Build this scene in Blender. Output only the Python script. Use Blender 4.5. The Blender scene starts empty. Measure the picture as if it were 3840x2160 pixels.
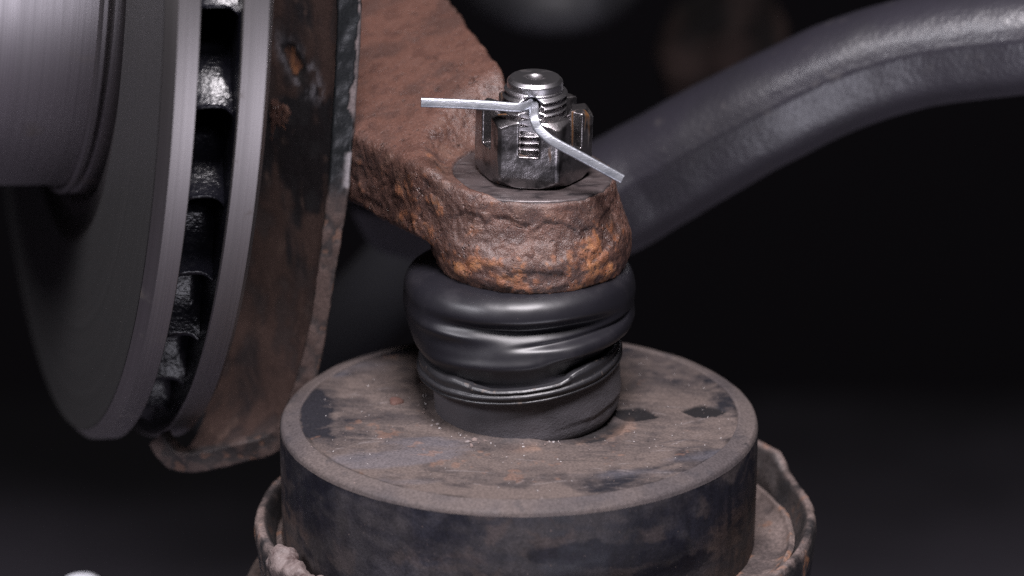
import bpy, math, random
import numpy as np
from mathutils import Matrix, Vector

U = 0.01                      # all measures below are in centimetres
sc = bpy.context.scene
COL = sc.collection
PI = math.pi

# ------------------------------------------------------------------ camera
PITCH = math.radians(20.1)
cam_d = bpy.data.cameras.new('camera')
cam = bpy.data.objects.new('camera', cam_d)
COL.objects.link(cam)
cam.location = (-0.148 * U, -83.46 * U, 33.83 * U)
cam.rotation_euler = (math.radians(90) - PITCH, 0, 0)
cam_d.sensor_width = 36.0
cam_d.lens = 144.6
cam_d.clip_start = 0.05
cam_d.clip_end = 50
cam_d.dof.use_dof = True
cam_d.dof.focus_distance = 0.880
cam_d.dof.aperture_fstop = 9.5
cam_d.dof.aperture_blades = 9
sc.camera = cam

# ------------------------------------------------------------------ light
w = bpy.data.worlds.new('World')
sc.world = w
w.use_nodes = True
w.node_tree.nodes['Background'].inputs[0].default_value = (0.75, 0.8, 1.0, 1)
w.node_tree.nodes['Background'].inputs[1].default_value = 0.006


def area(name, loc, target, sx, sy, watts, color):
    d = bpy.data.lights.new(name, 'AREA')
    d.shape = 'RECTANGLE'
    d.size, d.size_y = sx * U, sy * U
    d.energy = watts
    d.color = color
    o = bpy.data.objects.new(name, d)
    COL.objects.link(o)
    o.location = Vector(loc) * U
    o.rotation_euler = (Vector(target) - Vector(loc)).to_track_quat('-Z', 'Y').to_euler()
    return o


area('overhead_lamp', (3, -25, 58), (0, 1, 3), 24, 15, 9.0, (1.0, 0.945, 0.985))
area('low_front_lamp', (16, -50, -30), (0, 0, 2), 44, 16, 1.55, (0.90, 0.88, 1.0))
area('side_lamp', (-52, -34, 50), (-6, 2, 3), 22, 16, 3.6, (0.95, 0.93, 1.0))

sc.cycles.use_denoising = False
sc.view_settings.view_transform = 'Standard'
sc.view_settings.look = 'None'
sc.view_settings.exposure = 0.0
sc.view_settings.gamma = 1.0


# ------------------------------------------------------------------ noise
def _h(ix, iy, iz, seed):
    n = (ix * 374761393 + iy * 668265263 + iz * 1274126177 + seed * 974634541) & 0xffffffff
    n = ((n ^ (n >> 13)) * 1274126177) & 0xffffffff
    n = ((n ^ (n >> 16)) * 2246822519) & 0xffffffff
    return ((n ^ (n >> 15)) & 0xffffff) / float(0xffffff) * 2 - 1


def vnoise(p, seed=0):
    f0 = np.floor(p)
    i = f0.astype(np.int64)
    f = p - f0
    f = f * f * f * (f * (f * 6 - 15) + 10)
    x, y, z = f[:, 0], f[:, 1], f[:, 2]
    r = 0
    for dx in (0, 1):
        for dy in (0, 1):
            for dz in (0, 1):
                r = r + (x if dx else 1 - x) * (y if dy else 1 - y) * (z if dz else 1 - z) * \
                    _h(i[:, 0] + dx, i[:, 1] + dy, i[:, 2] + dz, seed)
    return r


def fbm(p, scale, octv=4, seed=0, gain=0.5):
    p = np.asarray(p, float) * scale
    a, s, t = 1.0, 0.0, 0.0
    for o in range(octv):
        s = s + a * vnoise(p + 17.3 * o, seed + o * 31)
        t += a
        a *= gain
        p = p * 2.03
    return s / t * 1.6


def sstep(a, b, x):
    t = np.clip((x - a) / (b - a), 0, 1)
    return t * t * (3 - 2 * t)


def lerp(a, b, t):
    a, b = np.asarray(a, float), np.asarray(b, float)
    return a + (b - a) * t[:, None]


# ------------------------------------------------------------------ mesh helpers
def empty(name, base=(0, 0, 0), rot=None):
    o = bpy.data.objects.new(name, None)
    o.empty_display_size = 0.01
    COL.objects.link(o)
    M = Matrix.Translation(Vector(base) * U)
    if rot is not None:
        M = M @ rot.to_4x4()
    o.matrix_world = M
    o['base'] = list(base)
    return o


def thing(name, label, cat, base=(0, 0, 0), rot=None, group=None):
    o = empty(name, base, rot)
    o['label'] = label
    o['category'] = cat
    if group:
        o['group'] = group
    return o


def face_arrays(F):
    if isinstance(F, np.ndarray):
        n, k = F.shape
        return F.ravel().astype(np.int32), np.arange(n, dtype=np.int32) * k
    lens = np.array([len(f) for f in F], np.int32)
    flat = np.array([i for f in F for i in f], np.int32)
    return flat, np.concatenate([[0], np.cumsum(lens)[:-1]]).astype(np.int32)


def mesh(name, V, F, mat, parent=None, smooth=True, col=None, attrs=None, local=False, flat_angle=None):
    V = np.asarray(V, float)
    base = np.zeros(3)
    if parent is not None and not local:
        base = np.array(parent.get('base', [0, 0, 0]), float)
    me = bpy.data.meshes.new(name)
    me.vertices.add(len(V))
    me.vertices.foreach_set('co', ((V - base) * U).astype(np.float32).ravel())
    fl, st = face_arrays(F)
    me.loops.add(len(fl))
    me.loops.foreach_set('vertex_index', fl)
    me.polygons.add(len(st))
    me.polygons.foreach_set('loop_start', st)
    me.update(calc_edges=True)
    me.validate()
    me.polygons.foreach_set('use_smooth', np.full(len(me.polygons), smooth, dtype=bool))
    if flat_angle is not None:
        me.set_sharp_from_angle(angle=math.radians(flat_angle))
    if col is not None:
        a = me.attributes.new('Col', 'FLOAT_COLOR', 'POINT')
        c4 = np.ones((len(V), 4), np.float32)
        c4[:, :3] = col
        a.data.foreach_set('color', c4.ravel())
    for k, v in (attrs or {}).items():
        a = me.attributes.new(k, 'FLOAT', 'POINT')
        a.data.foreach_set('value', np.asarray(v, np.float32))
    me.materials.append(mat)
    o = bpy.data.objects.new(name, me)
    COL.objects.link(o)
    if parent is not None:
        o.parent = parent
        o['base'] = list(base)
    return o


def grid_faces(nu, nv, cu=False, cv=False):
    iu = np.arange(nu if cu else nu - 1)
    iv = np.arange(nv if cv else nv - 1)
    a, b = np.meshgrid(iu, iv, indexing='ij')
    a2, b2 = (a + 1) % nu, (b + 1) % nv
    return np.stack([a * nv + b, a2 * nv + b, a2 * nv + b2, a * nv + b2], -1).reshape(-1, 4)


def vnormals(V, F):
    F = np.asarray(F)
    n = np.cross(V[F[:, 2]] - V[F[:, 0]], V[F[:, 3]] - V[F[:, 1]])
    N = np.zeros_like(V)
    for k in range(4):
        for c in range(3):
            N[:, c] += np.bincount(F[:, k], n[:, c], len(V))
    return N / (np.linalg.norm(N, axis=1)[:, None] + 1e-12)


def catmull(P, n):
    P = np.asarray(P, float)
    Q = np.vstack([2 * P[0] - P[1], P, 2 * P[-1] - P[-2]])
    t = np.linspace(0, len(P) - 1 - 1e-9, n)
    i = t.astype(int)
    u = (t - i)[:, None]
    p0, p1, p2, p3 = Q[i], Q[i + 1], Q[i + 2], Q[i + 3]
    return 0.5 * (2 * p1 + (p2 - p0) * u + (2 * p0 - 5 * p1 + 4 * p2 - p3) * u * u + (3 * p1 - p0 - 3 * p2 + p3) * u ** 3)


def frames(path, n0):
    T = np.gradient(path, axis=0)
    T /= np.linalg.norm(T, axis=1)[:, None]
    N = np.zeros_like(path)
    n = np.array(n0, float)
    for i in range(len(path)):
        n = n - T[i] * (n @ T[i])
        n /= np.linalg.norm(n)
        N[i] = n
    return T, N, np.cross(T, N)


def sweep(path, prof, n0, caps=True, scale=None):
    """prof: (k,2) offsets along (N, B)"""
    T, N, B = frames(path, n0)
    prof = np.asarray(prof, float)
    s = np.ones(len(path)) if scale is None else scale
    V = path[:, None, :] + s[:, None, None] * (prof[None, :, 0:1] * N[:, None, :] + prof[None, :, 1:2] * B[:, None, :])
    k = len(prof)
    F = [tuple(q) for q in grid_faces(len(path), k, False, True)]
    if caps:
        F.append(tuple(range(k - 1, -1, -1)))
        F.append(tuple((len(path) - 1) * k + j for j in range(k)))
    return V.reshape(-1, 3), F


def circ(r, n=32):
    a = np.linspace(0, 2 * PI, n, endpoint=False)
    return np.stack([np.cos(a) * r, np.sin(a) * r], 1)


def rrect(wd, ht, r, k=4):
    out = []
    for cx, cy, a0 in ((wd / 2 - r, ht / 2 - r, 0), (-wd / 2 + r, ht / 2 - r, 90), (-wd / 2 + r, -ht / 2 + r, 180), (wd / 2 - r, -ht / 2 + r, 270)):
        for j in range(k + 1):
            a = math.radians(a0 + 90 * j / k)
            out.append((cx + r * math.cos(a), cy + r * math.sin(a)))
    return np.array(out)


def resample(prof, step):
    prof = np.asarray(prof, float)
    out = [prof[0]]
    for a, b in zip(prof[:-1], prof[1:]):
        n = max(1, int(math.ceil(np.linalg.norm(b - a) / step)))
        for j in range(1, n + 1):
            out.append(a + (b - a) * j / n)
    return np.array(out)


def revolve(prof, n, centre=(0, 0), a0=0.0, a1=None):
    """prof: (k,2) of (r,z); about the z axis. closed unless a1 given"""
    prof = np.asarray(prof, float)
    closed = a1 is None
    a = np.linspace(0, 2 * PI, n, endpoint=False) if closed else np.linspace(a0, a1, n)
    V = np.stack([centre[0] + prof[None, :, 0] * np.cos(a)[:, None],
                  centre[1] + prof[None, :, 0] * np.sin(a)[:, None],
                  np.repeat(prof[None, :, 1], n, 0)], -1).reshape(-1, 3)
    return V, grid_faces(n, len(prof), closed, False)


def surface_nets(Fd, org, h):
    S = Fd < 0
    nx, ny, nz = Fd.shape
    c = np.zeros((nx - 1, ny - 1, nz - 1), np.int8)
    for dx in (0, 1):
        for dy in (0, 1):
            for dz in (0, 1):
                c += S[dx:nx - 1 + dx, dy:ny - 1 + dy, dz:nz - 1 + dz]
    act = (c > 0) & (c < 8)
    idx = -np.ones(act.shape, np.int64)
    I = np.argwhere(act)
    idx[act] = np.arange(len(I))
    P = np.zeros((len(I), 3))
    cnt = np.zeros(len(I))
    cor = [(0, 0, 0), (1, 0, 0), (0, 1, 0), (1, 1, 0), (0, 0, 1), (1, 0, 1), (0, 1, 1), (1, 1, 1)]
    val = [Fd[I[:, 0] + q[0], I[:, 1] + q[1], I[:, 2] + q[2]] for q in cor]
    for a in range(8):
        for b in range(a + 1, 8):
            if sum(abs(cor[a][k] - cor[b][k]) for k in range(3)) != 1:
                continue
            va, vb = val[a], val[b]
            m = (va < 0) != (vb < 0)
            t = np.where(m, va / np.where(m, va - vb, 1), 0)
            for k in range(3):
                P[:, k] += np.where(m, cor[a][k] + t * (cor[b][k] - cor[a][k]), 0)
            cnt += m
    V = (I + P / cnt[:, None]) * h + np.array(org)
    Fs = []
    for ax in range(3):
        A = np.take(S, range(S.shape[ax] - 1), ax)
        B = np.take(S, range(1, S.shape[ax]), ax)
        e = np.argwhere(A != B)
        o1, o2 = [(1, 2), (2, 0), (0, 1)][ax]
        ok = (e[:, o1] > 0) & (e[:, o2] > 0) & (e[:, o1] < act.shape[o1]) & (e[:, o2] < act.shape[o2])
        e = e[ok]

        def cell(a, b):
            q = e.copy()
            q[:, o1] -= a
            q[:, o2] -= b
            return idx[q[:, 0], q[:, 1], q[:, 2]]
        q = np.stack([cell(1, 1), cell(0, 1), cell(0, 0), cell(1, 0)], 1)
        s = A[e[:, 0], e[:, 1], e[:, 2]]
        q[~s] = q[~s][:, ::-1]
        Fs.append(q)
    return V, np.vstack(Fs)


def axes(lo, hi, h):
    n = [int((hi[k] - lo[k]) / h) + 1 for k in range(3)]
    g = [lo[k] + h * np.arange(n[k], dtype=np.float32) for k in range(3)]
    return np.meshgrid(*g, indexing='ij')


def sd_poly(x, y, P):
    """signed distance to a 2-D polygon, vectorised"""
    d = np.full(x.shape, 1e9, np.float32)
    s = np.ones(x.shape, np.float32)
    n = len(P)
    for i in range(n):
        ax_, ay_ = P[i]
        bx, by = P[i - 1]
        ex, ey = bx - ax_, by - ay_
        wx, wy = x - ax_, y - ay_
        t = np.clip((wx * ex + wy * ey) / (ex * ex + ey * ey), 0, 1)
        d = np.minimum(d, (wx - ex * t) ** 2 + (wy - ey * t) ** 2)
        c1, c2, c3 = y >= ay_, y < by, ex * wy > ey * wx
        s = np.where((c1 & c2 & c3) | (~c1 & ~c2 & ~c3), -s, s)
    return s * np.sqrt(d)


def smin(a, b, k):
    h = np.clip(0.5 + 0.5 * (b - a) / k, 0, 1)
    return b + (a - b) * h - k * h * (1 - h)


def smax(a, b, k):
    return -smin(-a, -b, k)


def basis(z, x=(1, 0, 0)):
    z = Vector(z).normalized()
    x = Vector(x)
    x = (x - z * x.dot(z)).normalized()
    y = z.cross(x)
    return Matrix((x, y, z)).transposed()


# ------------------------------------------------------------------ material helpers
class MB:
    def __init__(self, name):
        self.m = bpy.data.materials.new(name)
        self.m.use_nodes = True
        self.t = self.m.node_tree
        self.b = self.t.nodes['Principled BSDF']
        self._tc = None

    def n(self, typ, **kw):
        o = self.t.nodes.new(typ)
        for k, v in kw.items():
            setattr(o, k, v)
        return o

    def put(self, sock, v):
        if isinstance(v, bpy.types.NodeSocket):
            self.t.links.new(v, sock)
        elif v is not None:
            if sock.type == 'RGBA' and len(v) == 3:
                v = (*v, 1)
            sock.default_value = v

    def vec(self, stretch=(1, 1, 1), off=0.0):
        if self._tc is None:
            self._tc = self.n('ShaderNodeTexCoord').outputs['Object']
        mp = self.n('ShaderNodeMapping')
        mp.inputs['Scale'].default_value = [s / U for s in stretch]
        mp.inputs['Location'].default_value = (off, off * 1.7, -off)
        self.t.links.new(self._tc, mp.inputs['Vector'])
        return mp.outputs[0]

    def noise(self, vec, scale, det=4, dist=0.0, rough=0.55):
        o = self.n('ShaderNodeTexNoise')
        self.put(o.inputs['Vector'], vec)
        self.put(o.inputs['Scale'], scale)
        self.put(o.inputs['Detail'], det)
        self.put(o.inputs['Roughness'], rough)
        self.put(o.inputs['Distortion'], dist)
        return o.outputs['Fac']

    def math(self, op, a, b=0.0, clamp=False):
        o = self.n('ShaderNodeMath', operation=op, use_clamp=clamp)
        self.put(o.inputs[0], a)
        self.put(o.inputs[1], b)
        return o.outputs[0]

    def rng(self, v, lo, hi, a=0.0, b=1.0):
        o = self.n('ShaderNodeMapRange', interpolation_type='SMOOTHSTEP')
        self.put(o.inputs[0], v)
        for k, x in zip((1, 2, 3, 4), (lo, hi, a, b)):
            self.put(o.inputs[k], x)
        return o.outputs[0]

    def mixc(self, f, a, b, mode='MIX'):
        o = self.n('ShaderNodeMix', data_type='RGBA', blend_type=mode)
        self.put(o.inputs[0], f)
        self.put(o.inputs[6], a)
        self.put(o.inputs[7], b)
        return o.outputs[2]

    def mixf(self, f, a, b):
        o = self.n('ShaderNodeMix', data_type='FLOAT')
        self.put(o.inputs[0], f)
        self.put(o.inputs[2], a)
        self.put(o.inputs[3], b)
        return o.outputs[0]

    def attr(self, name):
        o = self.n('ShaderNodeAttribute', attribute_name=name)
        return o

    def bump(self, h, strength, dist, prev=None):
        o = self.n('ShaderNodeBump')
        self.put(o.inputs['Height'], h)
        o.inputs['Strength'].default_value = strength
        o.inputs['Distance'].default_value = dist * U
        if prev is not None:
            self.t.links.new(prev, o.inputs['Normal'])
        return o.outputs[0]

    def out(self, col=None, rough=None, metal=None, normal=None, spec=None, coat=None, coat_rough=None):
        self.put(self.b.inputs['Base Color'], col)
        self.put(self.b.inputs['Roughness'], rough)
        self.put(self.b.inputs['Metallic'], metal)
        if normal is not None:
            self.t.links.new(normal, self.b.inputs['Normal'])
        self.put(self.b.inputs['Specular IOR Level'], spec)
        if coat is not None:
            self.put(self.b.inputs['Coat Weight'], coat)
            self.put(self.b.inputs['Coat Roughness'], coat_rough)
        return self.m


def layered(name, base, rough, layers=(), bumps=(), metal=0.0, spec=0.5, use_attr=False, edge=None, grain=0.0, grain_scale=30, coat=None, coat_rough=None):
    """layers: (colour, rough, metal, scale, detail, lo, hi[, stretch, distortion]); bumps: (scale, detail, strength, dist[, stretch])"""
    m = MB(name)
    c = m.attr('Col').outputs['Color'] if use_attr else base
    r, mt = rough, metal
    if use_attr == 'rough':
        r = m.attr('rgh').outputs['Fac']
    for i, L in enumerate(layers):
        st = L[7] if len(L) > 7 else (1, 1, 1)
        ds = L[8] if len(L) > 8 else 0.0
        f = m.rng(m.noise(m.vec(st, 3.1 * i + 1.3), L[3], L[4], ds), L[5], L[6])
        c = m.mixc(f, c, L[0])
        r = m.mixf(f, r, L[1])
        mt = m.mixf(f, mt, L[2])
    if edge:
        g = m.n('ShaderNodeNewGeometry').outputs['Pointiness']
        f = m.math('MULTIPLY', m.rng(g, edge[2], edge[3]), m.rng(m.noise(m.vec(off=4.0), 3.0, 4), 0.3, 0.6))
        c = m.mixc(f, c, edge[0])
        r = m.mixf(f, r, edge[1])
    if grain:
        g = m.rng(m.noise(m.vec(off=9.0), grain_scale, 3), 0.25, 0.75, 1 - grain, 1 + grain)
        o = m.n('ShaderNodeVectorMath', operation='SCALE')
        m.put(o.inputs[0], c)
        m.put(o.inputs['Scale'], g)
        c = o.outputs[0]
    nrm = None
    for i, B in enumerate(bumps):
        st = B[4] if len(B) > 4 else (1, 1, 1)
        nrm = m.bump(m.noise(m.vec(st, 5.7 * i + 2.2), B[0], B[1]), B[2], B[3], nrm)
    return m.out(c, r, mt, nrm, spec, coat, coat_rough)


def lathe_metal(name, base, rough, lines, line_strength, layers=(), metal=1.0):
    """turned metal: fine lines that run round the local x axis"""
    m = MB(name)
    s = m.n('ShaderNodeSeparateXYZ')
    m.put(s.inputs[0], m.vec())
    x, y, z = s.outputs
    r = m.math('SQRT', m.math('ADD', m.math('MULTIPLY', y, y), m.math('MULTIPLY', z, z)))
    ang = m.math('ARCTAN2', z, y)
    cb = m.n('ShaderNodeCombineXYZ')
    m.put(cb.inputs[0], x)
    m.put(cb.inputs[1], r)
    m.put(cb.inputs[2], m.math('MULTIPLY', ang, 0.02))
    fine = m.noise(cb.outputs[0], lines, 3, 0, 0.6)
    broad = m.noise(cb.outputs[0], 2.2, 3)
    c = m.mixc(m.rng(broad, 0.35, 0.7), base, tuple(v * 0.92 for v in base))
    c = m.mixc(m.rng(fine, 0.3, 0.8, 0, 0.3), c, tuple(v * 0.45 for v in base))
    rr = m.mixf(m.rng(broad, 0.3, 0.7), rough, rough + 0.05)
    mt = metal
    for i, L in enumerate(layers):
        f = m.rng(m.noise(m.vec((1, 1, 1), 3.1 * i + 1.3), L[3], L[4]), L[5], L[6])
        c = m.mixc(f, c, L[0])
        rr = m.mixf(f, rr, L[1])
        mt = m.mixf(f, mt, L[2])
    nrm = m.bump(fine, line_strength, 0.01)
    nrm = m.bump(m.noise(m.vec(), 60, 2), 0.12, 0.006, nrm)
    return m.out(c, rr, mt, nrm)


M = {}
m_ = MB('concrete_falloff')
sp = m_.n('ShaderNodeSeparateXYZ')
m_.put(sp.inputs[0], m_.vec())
uneven = m_.noise(m_.vec(off=2.0), 0.022, 4)
far = m_.rng(m_.math('ADD', sp.outputs[1], m_.math('MULTIPLY', uneven, 70.0)), 96.0, 150.0)      # light fall-off with distance, painted into the floor colour
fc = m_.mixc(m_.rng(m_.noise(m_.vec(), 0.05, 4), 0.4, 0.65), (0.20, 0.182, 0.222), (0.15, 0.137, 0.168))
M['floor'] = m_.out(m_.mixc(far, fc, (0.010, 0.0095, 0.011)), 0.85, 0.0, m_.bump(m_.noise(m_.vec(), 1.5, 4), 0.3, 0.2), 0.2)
M['wall'] = layered('dark_wall', (0.0085, 0.0078, 0.0090), 1.0, spec=0.0)
M['tread'] = lathe_metal('turned_iron', (0.25, 0.234, 0.232), 0.42, 30, 0.4, [((0.10, 0.075, 0.06), 0.7, 0.3, 0.9, 5, 0.62, 0.8)])
M['disc_face'] = lathe_metal('ground_iron', (0.15, 0.145, 0.145), 0.42, 14, 0.05, (), 0.8)
M['hat'] = lathe_metal('turned_hat', (0.32, 0.302, 0.308), 0.38, 22, 0.12, [((0.2, 0.16, 0.11), 0.5, 0.7, 0.5, 3, 0.6, 0.8)])
M['vane'] = layered('black_cast_paint', (0.006, 0.006, 0.009), 0.24, [((0.009, 0.009, 0.012), 0.36, 0, 3, 4, 0.45, 0.7)], [(6, 3, 0.5, 0.04), (13, 2, 0.45, 0.022)], spec=0.32)
M['shield'] = layered('rusty_sheet', (0.085, 0.06, 0.055), 0.55,
                      [((0.02, 0.018, 0.02), 0.5, 0, 0.55, 5, 0.48, 0.66, (1, 1, 0.7), 0.6), ((0.11, 0.07, 0.056), 0.75, 0, 1.3, 5, 0.6, 0.8), ((0.16, 0.13, 0.13), 0.6, 0, 4, 5, 0.72, 0.8)],
                      [(2.5, 4, 0.25, 0.06), (16, 3, 0.25, 0.02)], use_attr='rough', grain=0.25, grain_scale=22)
M['shield_edge'] = layered('flaking_edge', (0.01, 0.01, 0.012), 0.4, [], [(6, 5, 0.2, 0.03), (22, 3, 0.25, 0.012)], use_attr='rough', grain=0.35, grain_scale=24)
m_ = MB('forged_rust')
vr = m_.vec()
c_ = m_.attr('Col').outputs['Color']
big = m_.noise(vr, 2.2, 5, 0.4)
c_ = m_.mixc(m_.rng(m_.noise(m_.vec(off=1.3), 5, 6), 0.60, 0.80), c_, (0.040, 0.026, 0.026))
c_ = m_.mixc(m_.rng(m_.noise(m_.vec(off=4.4), 12, 5), 0.62, 0.8), c_, (0.155, 0.100, 0.088))
wv_ = m_.n('ShaderNodeVectorMath', operation='ADD')
sc__ = m_.n('ShaderNodeVectorMath', operation='SCALE')
nc_ = m_.n('ShaderNodeTexNoise')
m_.put(nc_.inputs['Vector'], vr)
m_.put(nc_.inputs['Scale'], 3.0)
m_.put(sc__.inputs[0], nc_.outputs['Color'])
m_.put(sc__.inputs['Scale'], 0.55)
m_.put(wv_.inputs[0], vr)
m_.put(wv_.inputs[1], sc__.outputs[0])
vo = m_.n('ShaderNodeTexVoronoi', feature='DISTANCE_TO_EDGE')
m_.put(vo.inputs['Vector'], wv_.outputs[0])
m_.put(vo.inputs['Scale'], 1.5)
crack = m_.math('MULTIPLY', m_.rng(vo.outputs['Distance'], 0.05, 0.0), m_.rng(big, 0.60, 0.70))
vp = m_.n('ShaderNodeTexVoronoi', feature='F1')
m_.put(vp.inputs['Vector'], wv_.outputs[0])
m_.put(vp.inputs['Scale'], 6.5)
pits_ = m_.math('MULTIPLY', m_.rng(vp.outputs['Distance'], 0.33, 0.12), m_.rng(m_.noise(m_.vec(off=7.1), 1.6, 4), 0.50, 0.62))
c_ = m_.mixc(m_.math('MULTIPLY', crack, 0.55), c_, (0.030, 0.018, 0.016))
c_ = m_.mixc(m_.math('MULTIPLY', pits_, 0.5), c_, (0.045, 0.025, 0.020))
gs_ = m_.n('ShaderNodeVectorMath', operation='SCALE')
m_.put(gs_.inputs[0], c_)
m_.put(gs_.inputs['Scale'], m_.rng(m_.noise(m_.vec(off=9.0), 24, 3), 0.25, 0.75, 0.72, 1.28))
nb_ = m_.bump(m_.noise(m_.vec(off=2.2), 3.2, 5), 0.3, 0.07)
nb_ = m_.bump(m_.noise(m_.vec(off=6.2), 10, 6, 0, 0.68), 0.65, 0.04, nb_)
nb_ = m_.bump(m_.math('SUBTRACT', 1.0, m_.math('ADD', crack, pits_)), 0.8, 0.045, nb_)
nb_ = m_.bump(m_.noise(m_.vec(off=8.8), 28, 3), 0.9, 0.02, nb_)
M['rust'] = m_.out(gs_.outputs[0], m_.mixf(m_.rng(m_.noise(m_.vec(off=3.3), 2.5, 4), 0.35, 0.65), m_.attr('rgh').outputs['Fac'], 0.40), 0.0, nb_, 0.55)
M['spotface'] = layered('machined_spotface', (0.075, 0.06, 0.06), 0.36, [((0.14, 0.12, 0.12), 0.35, 0.5, 2.2, 5, 0.5, 0.7, (1, 3, 1)), ((0.010, 0.008, 0.009), 0.4, 0, 1.5, 6, 0.42, 0.72, (1, 2.2, 1), 0.8)],
                        [(9, 4, 0.3, 0.02, (1, 3, 1))], metal=0.3)
M['nut'] = layered('smoked_chrome', (0.30, 0.28, 0.285), 0.24,
                   [((0.06, 0.056, 0.058), 0.33, 0.9, 2.4, 5, 0.45, 0.65), ((0.16, 0.155, 0.16), 0.3, 0.8, 7, 5, 0.68, 0.8),
                    ((0.13, 0.058, 0.018), 0.5, 0.3, 1.9, 6, 0.565, 0.68, (1.9, 1.9, 0.22), 0.5)],
                   [(9, 4, 0.2, 0.02), (34, 2, 0.18, 0.01)], metal=0.95, edge=((0.5, 0.47, 0.47), 0.3, 0.53, 0.60))
M['stud'] = layered('bright_steel', (0.56, 0.54, 0.56), 0.33, [((0.22, 0.19, 0.18), 0.4, 0.9, 3.5, 4, 0.55, 0.75)], [(22, 3, 0.15, 0.01)], metal=1.0)
M['pin'] = layered('zinc_wire', (0.42, 0.435, 0.475), 0.36, [((0.26, 0.275, 0.31), 0.42, 0.85, 3, 6, 0.42, 0.70, (0.7, 1, 1.4)), ((0.12, 0.12, 0.14), 0.5, 0.8, 13, 4, 0.63, 0.78, (0.3, 1, 1))], [(24, 3, 0.35, 0.014, (0.4, 1, 1.2))], metal=0.8)
M['boot'] = layered('black_rubber', (0.009, 0.0085, 0.0115), 0.40, [((0.015, 0.0138, 0.017), 0.49, 0, 1.1, 5, 0.5, 0.75), ((0.06, 0.045, 0.04), 0.7, 0, 26, 2, 0.74, 0.79)], [(1.4, 3, 0.12, 0.06), (40, 3, 0.1, 0.008)], spec=0.48)
M['ring'] = layered('boot_band', (0.016, 0.0155, 0.018), 0.42, [((0.08, 0.06, 0.05), 0.6, 0, 6, 5, 0.62, 0.75)], [(5, 3, 0.25, 0.03), (26, 3, 0.25, 0.012)], spec=0.7)
M['cup'] = layered('phosphate_housing', (0.070, 0.066, 0.074), 0.5, [((0.053, 0.050, 0.056), 0.55, 0, 0.9, 4, 0.5, 0.7), ((0.10, 0.095, 0.1), 0.5, 0, 24, 2, 0.72, 0.8)], [(14, 3, 0.5, 0.02), (28, 2, 0.7, 0.014)], spec=0.45)
M['drum'] = layered('dusty_rubber', (0.05, 0.04, 0.04), 0.7, [((0.16, 0.12, 0.11), 0.8, 0, 16, 3, 0.68, 0.8), ((0.02, 0.018, 0.018), 0.7, 0, 7, 5, 0.63, 0.78), ((0.26, 0.22, 0.21), 0.7, 0, 30, 2, 0.76, 0.82)], [(4, 5, 0.28, 0.03), (26, 3, 0.4, 0.014)], use_attr='rough', grain=0.28, grain_scale=18, spec=0.28)
M['pan'] = layered('rusty_pan', (0.05, 0.04, 0.04), 0.6, [], [(4, 5, 0.5, 0.06), (18, 4, 0.5, 0.03)], use_attr='rough', grain=0.4, grain_scale=14)
M['weld'] = layered('dirty_weld', (0.13, 0.10, 0.095), 0.6, [((0.05, 0.03, 0.028), 0.6, 0, 2.5, 5, 0.5, 0.68), ((0.3, 0.27, 0.28), 0.4, 0, 7, 4, 0.66, 0.76)], [(5, 5, 0.7, 0.08), (20, 3, 0.5, 0.03)])
M['tube'] = layered('black_coated_tube', (0.021, 0.0195, 0.026), 0.33, [((0.017, 0.016, 0.021), 0.40, 0, 0.45, 4, 0.45, 0.7), ((0.04, 0.036, 0.038), 0.5, 0, 1.6, 4, 0.6, 0.8)], [(3.2, 4, 0.10, 0.05), (9, 2, 0.5, 0.03)], spec=0.75)
M['back_brown'] = layered('rusty_subframe', (0.014, 0.009, 0.008), 0.9, [((0.003, 0.0025, 0.0025), 0.9, 0, 0.45, 4, 0.38, 0.62)], spec=0.1)
M['back_grey'] = layered('grey_hose', (0.006, 0.006, 0.008), 0.7, [((0.03, 0.03, 0.035), 0.7, 0, 0.3, 3, 0.4, 0.7)])
M['back_black'] = layered('black_hose', (0.006, 0.006, 0.0075), 0.9, spec=0.2)
M['white'] = layered('white_plastic', (0.72, 0.73, 0.78), 0.5)
M['flake'] = layered('rust_flake', (0.085, 0.042, 0.033), 0.8, [((0.07, 0.03, 0.025), 0.8, 0, 6, 4, 0.45, 0.65)], [(9, 4, 0.6, 0.03)])
M['grit'] = layered('pale_grit', (0.45, 0.42, 0.42), 0.5, [((0.16, 0.12, 0.11), 0.7, 0, 1.7, 2, 0.4, 0.55)])

# ------------------------------------------------------------------ setting
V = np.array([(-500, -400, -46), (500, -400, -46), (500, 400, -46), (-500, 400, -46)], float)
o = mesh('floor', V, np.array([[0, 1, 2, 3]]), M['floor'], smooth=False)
o['kind'] = 'structure'
V = np.array([(-500, 118, -46), (500, 118, -46), (500, 118, 400), (-500, 118, 400)], float)
o = mesh('back_wall', V, np.array([[0, 1, 2, 3]]), M['wall'], smooth=False)
o['kind'] = 'structure'

# ------------------------------------------------------------------ brake disc (local x = axle, pointing out of the wheel)
nx_ = Vector((-0.966, -0.253, 0.056)).normalized()
rot = basis(Vector((-0.054, -0.014, -0.998)) * -1, nx_)      # columns: x = axle, z = up in the disc
disc = thing('brake_disc', 'turned grey vented brake disc standing upright at left with black vanes in its gap', 'brake disc', (-10.675, 10.283, 10.641), rot)
R0 = 13.98


def lathe_x(prof, n=360):
    prof = np.asarray(prof, float)                          # (axial, r)
    Vv, Ff = revolve(prof[:, ::-1], n)
    return Vv[:, [2, 0, 1]], Ff


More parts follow.
